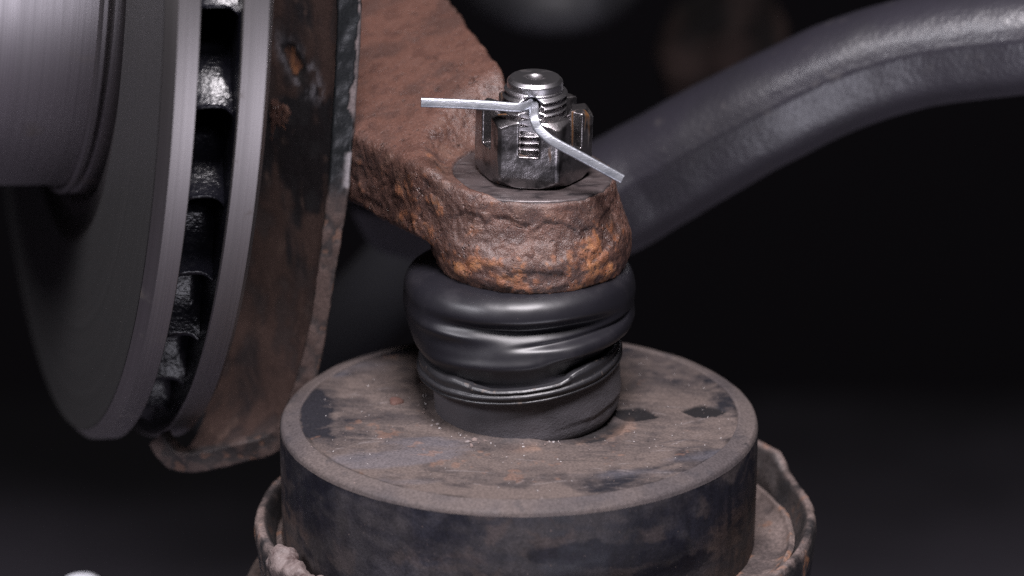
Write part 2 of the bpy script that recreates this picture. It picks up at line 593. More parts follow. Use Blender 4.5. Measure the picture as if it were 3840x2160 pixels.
prof = resample([(-0.713, 9.6), (-0.713, R0 - 0.03), (-0.69, R0), (-0.24, R0), (-0.215, R0 - 0.02), (0.0, R0 - 0.22), (0.0, 9.35), (-0.12, 9.2), (-0.2, 9.0), (-0.2, 8.5), (-0.5, 8.3)], 0.4)
Vv, Ff = lathe_x(prof)
mesh('outer_friction_ring', Vv, Ff, M['tread'], disc, local=True, flat_angle=28)
prof = resample([(0.012, R0 - 0.225), (0.012, 9.4)], 0.4)
Vv, Ff = lathe_x(prof)
mesh('polished_face', Vv, Ff, M['disc_face'], disc, local=True)
prof = resample([(-1.575, 9.6), (-1.575, R0 - 0.03), (-1.6, R0), (-2.12, R0), (-2.225, R0 - 0.12), (-2.225, 9.2), (-1.575, 9.2), (-1.575, 9.6)], 0.4)
Vv, Ff = lathe_x(prof)
mesh('inner_friction_ring', Vv, Ff, M['tread'], disc, local=True, flat_angle=28)
prof = resample([(-0.5, 8.22), (0.02, 8.22), (0.05, 8.19), (0.10, 8.08), (0.15, 8.19), (0.18, 8.22), (0.27, 8.22), (0.32, 8.16), (0.34, 8.02), (5.2, 7.94), (5.5, 7.6), (5.5, 3.0)], 0.4)
Vv, Ff = lathe_x(prof)
mesh('hat', Vv, Ff, M['hat'], disc, local=True, flat_angle=28)
prof = resample([(-0.716, R0 - 0.10), (-0.725, R0 - 0.3), (-0.73, 10.6), (-1.555, 10.6), (-1.56, R0 - 0.3), (-1.572, R0 - 0.10)], 0.4)
Vv, Ff = lathe_x(prof)
mesh('web_core', Vv, Ff, M['vane'], disc, local=True)


def vane_mesh():
    """one wedge between the friction rings: a fillet ramp that swells to a lip, undercut below it.
    angle runs downwards on the camera side; u 0..1 from the opening to the lip"""
    nu, nv = 26, 15
    step = math.radians(360 / 38)
    pts = []
    for i in range(nu):
        u = i / (nu - 1)
        for j in range(nv):
            v = j / (nv - 1)
            x = -0.70 + (-0.885) * v
            if u < 0.84:
                k = u / 0.84
                a = step * (0.36 + 0.62 * k)
                r = 12.55 + (R0 - 0.06 - 12.55) * (0.48 * k + 0.52 * k ** 4.5) - 0.30 * max(0, (k - 0.74) / 0.26) ** 2 - 1.7 * max(0, 1 - k / 0.20) ** 2
            else:                                           # roll over the lip and go back in underneath
                k = (u - 0.84) / 0.16
                a = step * (0.98 + 0.05 * math.sin(k * PI * 0.8))
                r = (R0 - 0.36) - 3.0 * k ** 0.8
            a += step * 0.10 * max(0.0, (v - 0.70) / 0.30) ** 2 * u
            r -= 0.12 * (1 - (2 * v - 1) ** 2) * u
            fil = max(0.0, (v - 0.72) / 0.28) ** 2          # fillet into the inner ring
            fil2 = max(0.0, (0.12 - v) / 0.12) ** 2
            r = r + (R0 - 0.3 - r) * min(1, 0.55 * fil + 0.2 * fil2) * (0.6 if u < 0.84 else 0.9)
            # angle t: from -y towards -z, in local axes (y across, z up)
            pts.append((x, r * math.cos(a), r * math.sin(a)))
    return np.array(pts), grid_faces(nu, nv)


# local axes: find the direction of the point of the rim nearest the camera and the sense that goes down
er = rot.inverted() @ Vector((0.254, -0.967, 0.0))
ed = rot.inverted() @ Vector((-0.054, -0.014, -0.998))
Vv, Ff = vane_mesh()
P2 = np.stack([Vv[:, 0], Vv[:, 1] * er.y + Vv[:, 2] * ed.y, Vv[:, 1] * er.z + Vv[:, 2] * ed.z], 1)
sgn = 1.0 if (er.y * ed.z - er.z * ed.y) > 0 else -1.0
t0 = math.radians(1.3)
v0 = mesh('vane', P2, Ff, M['vane'], disc, local=True)
v0.rotation_euler.x = sgn * (t0 - math.radians(360 / 38))
for k in range(1, 38):
    v = v0.copy()
    COL.objects.link(v)
    v.parent = disc
    v.rotation_euler.x = sgn * (t0 + math.radians(360 / 38) * (k - 1))

# ------------------------------------------------------------------ dust shield
shield = thing('dust_shield', 'brown rusty dust shield plate behind the disc with a flaking black painted edge', 'dust shield', (-5.2, 2.6, -1.0))
edge = np.array([(-3.66, 2.6, 12.0), (-3.67, 2.6, 10.4), (-3.69, 2.6, 9.0), (-3.76, 2.6, 7.5), (-3.87, 2.6, 6.05), (-4.0, 2.6, 4.58), (-4.23, 2.6, 2.95), (-4.53, 2.6, 1.15), (-4.8, 2.6, 0.1),
                 (-5.16, 2.62, -0.9), (-5.6, 2.65, -1.38), (-6.35, 2.7, -1.62), (-7.2, 2.75, -1.85), (-7.8, 2.85, -1.85), (-8.15, 3.1, -1.45)])
path = catmull(edge, 330)
wid = np.interp(path[:, 2], [-2, -0.9, 0.3, 1.2, 9], [0.5, 0.5, 0.44, 0.40, 0.52])
T, N, B = frames(path, (0, -1, 0))
pr_ = rrect(0.34, 1.0, 0.08, 3)
Vs = (path[:, None, :] + pr_[None, :, 0:1] * N[:, None, :] + wid[:, None, None] * pr_[None, :, 1:2] * B[:, None, :])
# subdivide the broad side for paint detail
prd = resample(np.vstack([pr_, pr_[:1]]), 0.05)[:-1]
Vs = (path[:, None, :] + prd[None, :, 0:1] * N[:, None, :] + wid[:, None, None] * prd[None, :, 1:2] * B[:, None, :])
k = len(prd)
Vs = Vs.reshape(-1, 3)
Fs = grid_faces(len(path), k, False, True)
acr = np.tile(prd[:, 1], len(path))                        # -0.5..0.5 across the band
if B[100][0] < 0:
    acr = -acr
al = np.repeat(np.linspace(0, 1, len(path)), k)
zz = np.repeat(path[:, 2], k)
nz1 = fbm(Vs, 1.1, 5, 3)
nz2 = fbm(Vs, 3.0, 4, 9)
paint = sstep(3.2, 5.2, zz + 0.9 * nz1)
flake = sstep(0.0, 0.14, nz1 * 0.55 + nz2 * 0.45 + (acr - 0.33) * 2.0)
col = lerp((0.068, 0.046, 0.041), (0.030, 0.024, 0.024), sstep(-0.2, 0.4, nz2))
col = col + (np.array([0.15, 0.08, 0.055]) - col) * (0.6 * sstep(0.62, 0.75, nz2 + 0.35 * acr))[:, None]
pcol = lerp((0.007, 0.008, 0.009), (0.12, 0.098, 0.098), flake * (0.55 + 0.45 * sstep(-0.1, 0.3, nz2)))
col = col + (pcol - col) * paint[:, None]
dst = np.linalg.norm(Vs - np.array([-3.72, 2.45, 5.05]), axis=1)
col = col + (np.array([0.22, 0.205, 0.215]) - col) * (sstep(0.28, 0.18, dst + 0.4 * nz2 + 0.2 * nz1) * sstep(0.1, 0.4, acr))[:, None]
rgh = 0.34 + 0.3 * np.maximum(flake, 1 - paint)
Nv = vnormals(Vs, Fs)
Vs = Vs + Nv * (0.018 * nz2 + 0.03 * (1 - paint) * nz1 - 0.02 * flake * paint)[:, None]
mesh('flanged_edge', Vs, Fs, M['shield_edge'], shield, col=col, attrs={'rgh': rgh})
# the plate itself, a grid from the band inwards
nu, nv = 260, 60
path = catmull(edge, nu)
ctlQ = np.array([(-6.6, 6.9, 12.0), (-6.6, 6.9, 10.4), (-6.6, 6.9, 9.0), (-6.6, 6.9, 7.3), (-6.62, 6.9, 5.6), (-6.66, 6.9, 4.0), (-6.75, 6.8, 2.4), (-6.95, 6.5, 1.0), (-7.1, 6.0, 0.0),
                 (-7.22, 5.5, -0.9), (-7.3, 5.0, -1.5), (-7.4, 4.5, -2.1), (-7.7, 4.3, -2.35), (-7.95, 4.2, -2.35), (-8.2, 4.0, -2.2)])
inn = catmull(ctlQ, nu) - path
ker = np.ones(41) / 41
inn = np.stack([np.convolve(np.pad(inn[:, q], 20, mode='edge'), ker, 'valid') for q in range(3)], 1)
vv = np.linspace(0, 1, nv)
G = path[:, None, :] + np.array([0, 0.05, 0])[None, None, :] + vv[None, :, None] * inn[:, None, :]
G[:, :, 2] += 0.10 * np.sin(vv * PI)[None, :] * sstep(1.5, -1.0, path[:, 2])[:, None]
G = G.reshape(-1, 3)
Fg = grid_faces(nu, nv)
n1, n2, n3 = fbm(G, 0.5, 5, 21), fbm(G, 1.7, 4, 22), fbm(G, 5.0, 3, 23)
G[:, 1] += 0.03 * n1 + 0.015 * n2
col = lerp((0.066, 0.042, 0.036), (0.040, 0.027, 0.025), sstep(-0.3, 0.4, n2))
blk = sstep(0.05, 0.35, n1 * 0.8 + 0.35 * n2 + 0.95 * np.exp(-((G[:, 2] - 5.2) / 1.1) ** 2) - 0.30)
col = col + (np.array([0.014, 0.013, 0.015]) - col) * (0.92 * blk)[:, None]
# chipped spot: an orange core in a pale scuffed ring
sx, sz = G[:, 0] + 5.02, G[:, 2] - 7.02
c1 = np.hypot((sx * 0.85 + sz * 0.5) / 0.20, (-sx * 0.5 + sz * 0.85) / 0.33)
ring_ = np.exp(-((np.hypot((sx * 0.76 + sz * 0.62 - 0.05) / 0.36, (-sx * 0.62 + sz * 0.76 + 0.14) / 0.62) - 0.95 + 0.25 * n3) / 0.30) ** 2)
col = col + (np.array([0.20, 0.19, 0.21]) - col) * (0.75 * ring_ * sstep(-0.3, 0.3, n3))[:, None]
col = col + (np.array([0.012, 0.010, 0.010]) - col) * sstep(1.5, 1.1, c1 + 0.3 * n3)[:, None]
col = col + (lerp((0.26, 0.11, 0.05), (0.12, 0.05, 0.03), sstep(-0.4, 0.5, n3)) - col) * sstep(0.95, 0.7, c1 + 0.25 * n3)[:, None]
G[:, 1] += 0.07 * sstep(1.5, 0.6, c1)
mesh('plate', G, Fg, M['shield'], shield, col=col, attrs={'rgh': 0.5 + 0.2 * sstep(0, 0.5, n2) - 0.1 * blk})

# ------------------------------------------------------------------ steering arm: boss + web, one forging
AX = Vector((0.022, -0.040, 1.0)).normalized()
B0 = np.array([0.30, 0.90, 5.60])
arm = thing('steering_arm', 'rusty brown forged steering arm ending in a thick pitted boss', 'steering arm', tuple(B0 - np.array(AX) * 2.2))
Rb = np.array(basis(AX))
h = 0.045
X, Y, Z = axes((-6.0, -2.0, 2.8), (3.2, 11.0, 10.6), h)
dx, dy, dz = X - B0[0], Y - B0[1], Z - B0[2]
lz = dx * AX.x + dy * AX.y + dz * AX.z
lr = np.sqrt(np.maximum(dx * dx + dy * dy + dz * dz - lz * lz, 0))
boss = sd_poly(lr, lz, [(-0.5, 0), (1.76, -0.02), (1.81, -0.08), (1.86, -0.40), (1.98, -0.78), (2.10, -1.08), (2.17, -1.32), (2.18, -1.72), (2.10, -1.98), (1.82, -2.22), (1.5, -2.27), (-0.5, -2.24)])
del dx, dy, dz
# web: top plane through three points
q1, q2, q3 = np.array([-2.19, 0.7, 5.99]), np.array([-3.66, 2.8, 6.02]), np.array([-0.22, 3.5, 7.02])
nn = np.cross(q2 - q1, q3 - q1)
nn = nn / np.linalg.norm(nn) * np.sign(nn[2])
pz = q1[2] - ((X - q1[0]) * nn[0] + (Y - q1[1]) * nn[1]) / nn[2]
poly = sd_poly(X, Y, [(-2.25, 0.45), (-3.66, 2.55), (-5.6, 5.3), (-5.6, 10.7), (-2.45, 10.7), (-2.10, 9.6), (-0.28, 3.75), (0.9, 2.0), (0.9, -0.2), (-0.9, -0.6)])
thick = 1.72 - 0.25 * np.clip((X + 2.2) / 2.5, 0, 1)
slab = smax(poly, (np.abs(Z - pz + thick / 2) - thick / 2) * 0.88, 0.22)
spot = np.maximum((lr - 1.92 - np.maximum(lz, 0) * 0.9) * 0.74, -lz)
slab = smax(slab, -spot, 0.22)
sd = smin(slab, boss, 0.38)
keep = np.maximum(lr - 1.74, -lz)
sd = smax(sd, -keep, 0.06)
Vk, Fk = surface_nets(sd, (-6.0, -2.0, 2.8), h)
del X, Y, Z, lz, lr, boss, pz, poly, slab, spot, sd, keep
Nk = vnormals(Vk, Fk)
lk = (Vk - B0) @ np.array(AX)
rk = np.linalg.norm((Vk - B0) - lk[:, None] * np.array(AX)[None, :], axis=1)
th = np.arctan2(Vk[:, 0] - B0[0], -(Vk[:, 1] - B0[1]))       # 0 at the camera side, + to the right
n0, n1, n2, n3 = fbm(Vk, 0.55, 4, 41), fbm(Vk, 1.3, 5, 42), fbm(Vk, 3.1, 5, 43), fbm(Vk, 8.0, 3, 44)
rdg = 1 - np.abs(fbm(Vk, 1.6, 4, 47))
top = sstep(0.75, 0.92, Nk @ nn)                             # the flatter top of the web
onweb = sstep(2.1, 2.4, rk)
seat = sstep(1.78, 1.70, rk) * sstep(-0.1, -0.03, lk)
# flakes broken off the face of the boss
pit = np.zeros(len(Vk))
for (ta, la, sa, sl) in ((-0.32, -0.75, 0.34, 0.45), (0.22, -0.80, 0.26, 0.42), (0.62, -0.95, 0.30, 0.4), (-0.75, -0.7, 0.25, 0.4), (1.05, -0.7, 0.2, 0.35), (0.05, -1.55, 0.3, 0.18)):
    q = np.hypot((th - ta + 0.1 * n2) / sa, (lk - la + 0.12 * n1) / sl)
    pit = np.maximum(pit, sstep(1.0, 0.86, q))
pit *= 1 - onweb
n4 = fbm(Vk, 5.5, 4, 48)
disp = (0.022 * n1 + 0.020 * n2 + 0.016 * n4 + 0.010 * n3) * (1 - 0.8 * top * onweb) * (1 - 0.9 * seat) - 0.055 * pit
disp += 0.025 * n0 * (1 - seat) - 0.02 * sstep(0.88, 0.98, rdg) * (1 - top)
Vk = Vk + Nk * disp[:, None]
brown = lerp((0.096, 0.048, 0.036), (0.064, 0.034, 0.027), sstep(-0.5, 0.5, n1))
brown = brown + (np.array([0.130, 0.074, 0.056]) - brown) * (0.5 * sstep(0.15, 0.6, n2))[:, None]
plate_c = lerp((0.098, 0.048, 0.036), (0.066, 0.035, 0.028), sstep(-0.3, 0.4, n1))
col = brown + (plate_c - brown) * (top * onweb)[:, None]
front_right = np.exp(-((th - 0.75) / 0.42) ** 2) * sstep(-0.3, -0.8, lk) * (1 - onweb)
lower_left = sstep(2.0, 2.3, rk) * (1 - top) * sstep(-0.2, 0.4, 5.6 - Vk[:, 2])
left_patch = np.exp(-((th + 0.85) / 0.28) ** 2) * np.exp(-((lk + 1.5) / 0.4) ** 2)
org = sstep(0.30, 0.62, n2 * 0.5 + n0 * 0.3 + 0.5 * n3 + 0.66 * front_right + 0.40 * lower_left + 0.50 * left_patch - 0.30 + 0.22 * front_right - 0.25 * top)
col = col + (lerp((0.32, 0.13, 0.045), (0.19, 0.07, 0.03), sstep(-0.3, 0.4, n3)) - col) * (0.7 * org)[:, None]
dark = sstep(0.28, 0.6, -n2 * 0.7 - n1 * 0.4 - 0.2 * n3)
col = col + (np.array([0.022, 0.017, 0.019]) - col) * (0.45 * dark * (1 - 0.5 * top))[:, None]
col = col + (np.array([0.05, 0.043, 0.045]) - col) * seat[:, None]
rgh = 0.45 + 0.25 * org + 0.08 * n2 - 0.1 * dark
mesh('forging', Vk, Fk, M['rust'], arm, col=col, attrs={'rgh': np.clip(rgh, 0.3, 0.9)})
# machined seat under the nut
pf = resample([(0.75, 0.022), (1.70, 0.022), (1.745, -0.005), (1.75, -0.06)], 0.05)
Vm, Fm = revolve(pf, 160)
Vm[:, 0:2] *= (1 + 0.03 * fbm(Vm, 1.2, 3, 5) * sstep(1.3, 1.7, np.hypot(Vm[:, 0], Vm[:, 1])))[:, None]
Vm = Vm @ Rb.T + B0
mesh('machined_seat', Vm, Fm, M['spotface'], arm)

# ------------------------------------------------------------------ ball joint: housing, rubber boot, band, stud
CB = np.array([0.24, 0.42, 0.20])
joint = thing('ball_joint', 'black ball joint with creased rubber boot, threaded stud up through the rusty boss', 'ball joint', tuple(CB))
AC = Vector((-0.09, -0.07, 1.0)).normalized()
Rc = np.array(basis(AC))
pf = resample([(0.2, -0.35), (1.78, -0.35), (1.86, 0.0), (1.96, 0.12), (2.03, 0.22), (2.055, 0.35), (2.06, 1.30), (1.98, 1.38), (0.6, 1.38)], 0.05)
Vc, Fc = revolve(pf, 260)
an = np.arctan2(Vc[:, 0], -Vc[:, 1])
rr = np.hypot(Vc[:, 0], Vc[:, 1])
line = 0.42 + 0.10 * np.sin(an * 1.3 + 0.5) + 0.04 * fbm(Vc, 1.5, 3, 2)
ledge = sstep(0.03, -0.03, Vc[:, 2] - line) * sstep(0.1, 0.9, an)
Vc[:, 0:2] *= (1 - 0.020 * ledge + 0.004 * fbm(Vc, 2.5, 4, 8))[:, None]
mesh('housing', Vc @ Rc.T + CB, Fc, M['cup'], joint)
# boot
rows = [  # z, r, cx, cy, share of the housing's tilt
    (3.55, 1.20, 0.30, 0.90, 0.0),
    (3.58, 1.80, 0.24, 0.90, 0.0),
    (3.54, 2.16, 0.14, 0.90, 0.0),
    (3.38, 2.42, 0.05, 0.90, 0.0),
    (3.12, 2.53, 0.01, 0.88, 0.0),
    (2.82, 2.55, 0.00, 0.84, 0.1),
    (2.55, 2.49, 0.00, 0.76, 0.3),
    (2.30, 2.41, 0.01, 0.66, 0.5),
    (2.10, 2.31, 0.02, 0.55, 0.8),
    (1.94, 2.18, 0.04, 0.46, 1.0),
    (1.82, 2.08, 0.05, 0.40, 1.0),
    (1.72, 2.05, 0.05, 0.38, 1.0),
]
nt, nr_ = 340, 170
ctl = catmull(np.array(rows), nr_)
a = np.linspace(-PI, PI, nt, endpoint=False)                # 0 at the camera side, + to the right
S_, C_ = np.sin(a), np.cos(a)
A2 = a[:, None]
zr = ctl[None, :, 0] + ctl[None, :, 4] * (0.17 * S_ - 0.13 * C_)[:, None]
rr = np.repeat(ctl[None, :, 1], nt, 0)
body = np.clip((3.5 - zr) / 0.2, 0, 1)
# first crease: deep in front, running out at the left
zc = 2.83 + 0.10 * np.clip(-A2, 0, 1) + 0.03 * np.sin(3 * A2)
amp = 0.27 * sstep(-1.0, -0.05, A2) * sstep(1.15, 0.45, A2) + 0.03
dzc = zr - zc
rr -= amp * np.where(dzc > 0, np.exp(-(dzc / 0.15) ** 2), np.exp(-(dzc / 0.30) ** 2)) * body
# swollen second fold, which hangs over the band at the right
rgt = sstep(0.05, 0.6, A2) * sstep(2.2, 1.5, A2)
rr += 0.10 * rgt * np.exp(-((zr - 2.42) / 0.22) ** 2)
rr -= 0.13 * rgt * sstep(2.30, 2.10, zr) * sstep(1.70, 1.85, zr)
# soft dent and ridge that run up to the right in the second fold
rr -= 0.09 * sstep(-0.2, 0.4, A2) * sstep(1.5, 1.0, A2) * np.exp(-((zr - 2.50 - 0.16 * A2) / 0.06) ** 2)
lft = np.exp(-((A2 + 0.60) / 0.40) ** 2)
rr += 0.07 * lft * np.exp(-((zr - 2.66) / 0.11) ** 2) - 0.04 * lft * np.exp(-((zr - 2.42) / 0.16) ** 2)
# a slack diagonal roll from the middle of the second fold down to the left
rr += 0.06 * np.exp(-((zr - 2.12 - 0.16 * A2) / 0.13) ** 2) * sstep(-1.3, -0.5, A2) * sstep(0.9, 0.3, A2)
Vb = np.stack([ctl[None, :, 2] + rr * S_[:, None], ctl[None, :, 3] - rr * C_[:, None], zr], -1).reshape(-1, 3)
Fb = grid_faces(nt, nr_, True, False)
Nb = vnormals(Vb, Fb)
if (Nb[:, 0] * S_.repeat(nr_)).mean() < 0:
    Fb = Fb[:, ::-1]
    Nb = -Nb
Vb = Vb + Nb * (0.016 * fbm(Vb, 0.8, 3, 61))[:, None]
mesh('rubber_boot', Vb, Fb, M['boot'], joint)
# retaining band with a crimped lip
pf = np.array([(1.95, 0.98), (2.12, 0.95), (2.19, 0.98), (2.21, 1.02), (2.18, 1.05), (2.19, 1.09), (2.22, 1.13), (2.20, 1.18), (2.16, 1.20), (2.17, 1.24), (2.19, 1.28), (2.15, 1.33), (2.02, 1.34), (1.9, 1.25)])
pf = resample(pf + np.array([0.03, 0.30]), 0.03)
Vr, Fr = revolve(pf, 300)
an = np.arctan2(Vr[:, 0], -Vr[:, 1])
up = sstep(1.46, 1.64, Vr[:, 2])
lip = np.interp(an, [-3.2, -1.4, -0.85, -0.72, -0.40, -0.28, 0.42, 0.62, 0.80, 1.3, 3.2], [0.10, 0.14, 0.10, 0.13, 0.02, -0.03, -0.02, 0.10, 0.14, 0.06, 0.08])
Vr[:, 2] += up * lip
Vr[:, 0:2] *= (1 - 0.02 * up * (lip > 0.05) + 0.006 * fbm(Vr, 2.0, 3, 71))[:, None]
off = np.array([-0.10, 0, 0])
mesh('retaining_band', Vr @ Rc.T + CB + off, Fr, M['ring'], joint)

# stud in its own axes: x to the right, y away, z along the axis
PINA = math.radians(-6)                                     # slot and hole face slightly left of the camera
pdx, pdy = math.sin(PINA), -math.cos(PINA)
h = 0.0155
X, Y, Z = axes((-0.82, -0.82, -0.25), (0.82, 0.82, 2.32), h)
r = np.sqrt(X * X + Y * Y)
tt = (Z / 0.15 - np.arctan2(Y, X) / (2 * PI)) % 1.0
tri = np.abs(tt - 0.5) * 2
fade = np.clip((2.02 - Z) / 0.12, 0, 1)
rad = 0.60 + (0.015 + 0.095 * fade) * (1 - np.clip(tri * 1.15 - 0.05, 0, 1)) * np.where(Z < 2.02, 1, 0)
rad = np.where(Z > 1.98, np.minimum(rad, 0.60), rad)
sd = np.maximum((r - rad) * 0.75, Z - 2.21)
sd = np.maximum(sd, (r - 0.575 + (Z - 2.16) * 0.9) * 0.74)
lat = -X * pdy + Y * pdx                                     # across the hole
dep = X * pdx + Y * pdy                                      # towards the camera
hz = Z - 1.76
hole = np.sqrt(lat ** 2 + hz ** 2)
sd = np.maximum(sd, -(hole - 0.165))
sd = np.maximum(sd, -(hole - 0.165 - np.clip((np.abs(dep) - 0.55) * 1.0, 0, 0.12)))
# worn flat below the hole
sd = np.maximum(sd, -np.maximum(np.maximum(np.abs(lat) - 0.27, -(dep - 0.60 - 0.0 * hz)), np.maximum(hz, -(hz + 0.62))))
dim = np.sqrt(X * X + Y * Y + (Z - 2.40) ** 2) - 0.28
sd = np.maximum(sd, -dim)
Vt, Ft = surface_nets(sd, (-0.82, -0.82, -0.25), h)
Rs = np.array(basis(AX))
mesh('threaded_stud', Vt @ Rs.T + B0, Ft, M['stud'], joint)

# ------------------------------------------------------------------ castle nut
nut = thing('castle_nut', 'dark shiny slotted castle nut with rust streaks screwed onto the stud', 'nut', tuple(B0))
h = 0.021
X, Y, Z = axes((-1.42, -1.42, -0.1), (1.42, 1.42, 1.66), h)
r = np.sqrt(X * X + Y * Y)
sd = np.full(X.shape, -9.0, np.float32)
for k in range(6):
    fa = PINA + k * PI / 3
    sd = np.maximum(sd, X * math.sin(fa) - Y * math.cos(fa) - 1.105)
sd = np.maximum(sd, r - 1.255)
sd = np.maximum(sd, (r - 1.12 + (Z - 1.50) * 1.0) * 0.75)
sd = np.maximum(sd, np.abs(Z - 0.78) - 0.74)
sd = np.maximum(sd, (r - 1.085 - Z * 0.9) * 0.74)
for k in range(3):
    fa = PINA + k * PI / 3
    la = X * math.cos(fa) + Y * math.sin(fa)
    slot = np.maximum(np.abs(la) - 0.225, -(Z - 0.74))
    sd = smax(sd, -slot, 0.03)
sd = np.maximum(sd, -(r - 0.64))
sd = np.maximum(sd, -(r - 0.72 - np.clip((Z - 1.36) * 0.8, 0, 0.1)) - np.where(Z > 1.3, 0, 9))
sd -= 0.012
Vn, Fn = surface_nets(sd, (-1.42, -1.42, -0.1), h)
Nn = vnormals(Vn, Fn)
Vn = Vn + Nn * (0.006 * fbm(Vn, 3.0, 3, 81))[:, None]
Vn[:, 2] += 0.0
mesh('nut_body', Vn @ Rs.T + B0 + np.array(AX) * 0.03, Fn, M['nut'], nut)

# ------------------------------------------------------------------ cotter pin
pin = thing('cotter_pin', 'silver split cotter pin through the stud, one leg left and one bent down right', 'cotter pin', (0.15, 0.25, 7.36))
pts1 = [(-2.075, -0.300, 7.583), (-1.395, -0.220, 7.531), (-0.696, -0.150, 7.473), (-0.131, -0.100, 7.413), (0.106, -0.020, 7.397), (0.235, 0.120, 7.400), (0.27, 0.35, 7.385), (0.30, 1.2, 7.36)]
pts2 = [(2.190, -0.620, 5.977), (1.775, -0.620, 6.217), (1.217, -0.600, 6.530), (0.719, -0.560, 6.800), (0.543, -0.500, 6.922), (0.408, -0.420, 7.047), (0.330, -0.320, 7.236), (0.322, -0.10, 7.335), (0.318, 0.150, 7.36), (0.30, 0.5, 7.34), (0.29, 1.2, 7.34)]
for pts in (pts1, pts2):
    path = catmull(np.array(pts), 120)
    Vp, Fp = sweep(path, rrect(0.11, 0.205, 0.045, 4), (0.0, -0.94, 0.34))
    mesh('leg', Vp, Fp, M['pin'], pin, flat_angle=40)

# ------------------------------------------------------------------ round mount (drum)
drum = thing('round_mount', 'wide round black rubber mount covered in brown dust under the ball joint', 'mount', (0, 0, -3.2))
RI, RO, ZT = 4.78, 5.22, 0.36


def dust_paint(Vd, strk, seed):
    p = Vd.copy()
    q = np.stack([p[:, 0] * 0.28 + p[:, 1] * 0.10, p[:, 1] * 1.5 - p[:, 0] * 0.25, p[:, 2] * 1.0], 1)     # wiping streaks
    s1, s2 = fbm(q, 0.9, 5, seed), fbm(q, 2.6, 4, seed + 1)
    b1, b2 = fbm(p, 0.32, 4, seed + 2), fbm(p, 1.4, 5, seed + 3)
    return s1, s2, b1, b2


rad = np.concatenate([np.linspace(0.6, 1.6, 12)[:-1], np.linspace(1.6, RI, 130)])
nT = 560
Vd, Fd = revolve(np.stack([rad, np.full(len(rad), ZT - 0.012)], 1), nT)
s1, s2, b1, b2 = dust_paint(Vd, 1, 101)
n3 = fbm(Vd, 6.0, 3, 140)
rc = np.hypot(Vd[:, 0], Vd[:, 1])
ang = np.arctan2(Vd[:, 1], Vd[:, 0])
s3 = fbm(np.stack([Vd[:, 0] * 0.5 + Vd[:, 1] * 0.2, Vd[:, 1] * 5 - Vd[:, 0] * 0.9, Vd[:, 2]], 1), 2.2, 4, 118)
b3 = fbm(Vd, 3.5, 4, 119)
wp = Vd + 0.8 * np.stack([b1, fbm(Vd, 0.5, 3, 120), 0 * b1], 1)
w1 = fbm(wp * np.array([0.55, 1.15, 1]), 0.8, 5, 121)
w2 = fbm((wp + 0.25 * np.stack([b2, b3, 0 * b2], 1)) * np.array([0.6, 1.3, 1]), 2.2, 5, 122)
scr = sstep(0.55, 0.8, fbm(np.stack([Vd[:, 0] * 0.35 - Vd[:, 1] * 0.15, Vd[:, 1] * 6 + Vd[:, 0] * 1.6, Vd[:, 2]], 1), 2.0, 3, 123))
dust = 0.68 + 0.30 * w1 + 0.26 * w2 + 0.24 * b3 + 0.07 * s3 + 0.25 * scr
dust += 0.25 * sstep(0, -3.5, Vd[:, 1]) - 0.12 * sstep(1.0, 4.0, Vd[:, 1])
dust -= 0.5 * sstep(2.9, 4.6, rc + 0.5 * b1) * sstep(-0.1, 0.4, w1 * -1 + 0.35 * b2)
band = sstep(4.05, 4.3, rc + 0.12 * b2) * sstep(4.80, 4.7, rc)
leftb = np.exp(-((np.abs(ang) - PI) / 0.34) ** 2)
dust -= 0.85 * band * leftb * (0.5 + 0.6 * sstep(-0.3, 0.3, b2))
dust += 0.35 * np.exp(-((Vd[:, 0] - 3.4) / 1.3) ** 2) * np.exp(-((Vd[:, 1] - 0.1) / 1.1) ** 2)
dust = np.clip(dust, 0.02, 1.1)
col = lerp((0.012, 0.012, 0.016), (0.088, 0.068, 0.061), np.clip(dust, 0, 1))
blue = sstep(0.25, 0.6, b1 * 0.6 - s1 * 0.5 + 0.2)
col = col + (np.array([0.085, 0.080, 0.092]) - col) * (0.55 * blue)[:, None]
col = col * (1 - 0.5 * sstep(4.70, 4.75, rc + 0.03 * b2) * sstep(-0.4, 0.4, b1 + b2))[:, None]
rst = sstep(0.50, 0.68, 0.6 * b2 + 0.35 * n3 + 0.30 * np.exp(-((rc - 2.9) / 0.7) ** 2) * sstep(0.5, -2.0, Vd[:, 1]))
col = col + (np.array([0.17, 0.09, 0.06]) - col) * (0.35 * rst)[:, None]
zof = 0.014 * b2 + 0.006 * n3


def leaf(cx, cy, L, W, rot_, sharp=1.0):
    x, y = Vd[:, 0] - cx, Vd[:, 1] - cy
    c, s = math.cos(rot_), math.sin(rot_)
    u_, v_ = x * c + y * s, -x * s + y * c
    return np.abs(v_) / (W * np.maximum(1e-3, 1 - np.clip(np.abs(u_ / L), 0, 1) ** 1.6)) + 10 * (np.abs(u_) > L) + 0.14 * n3


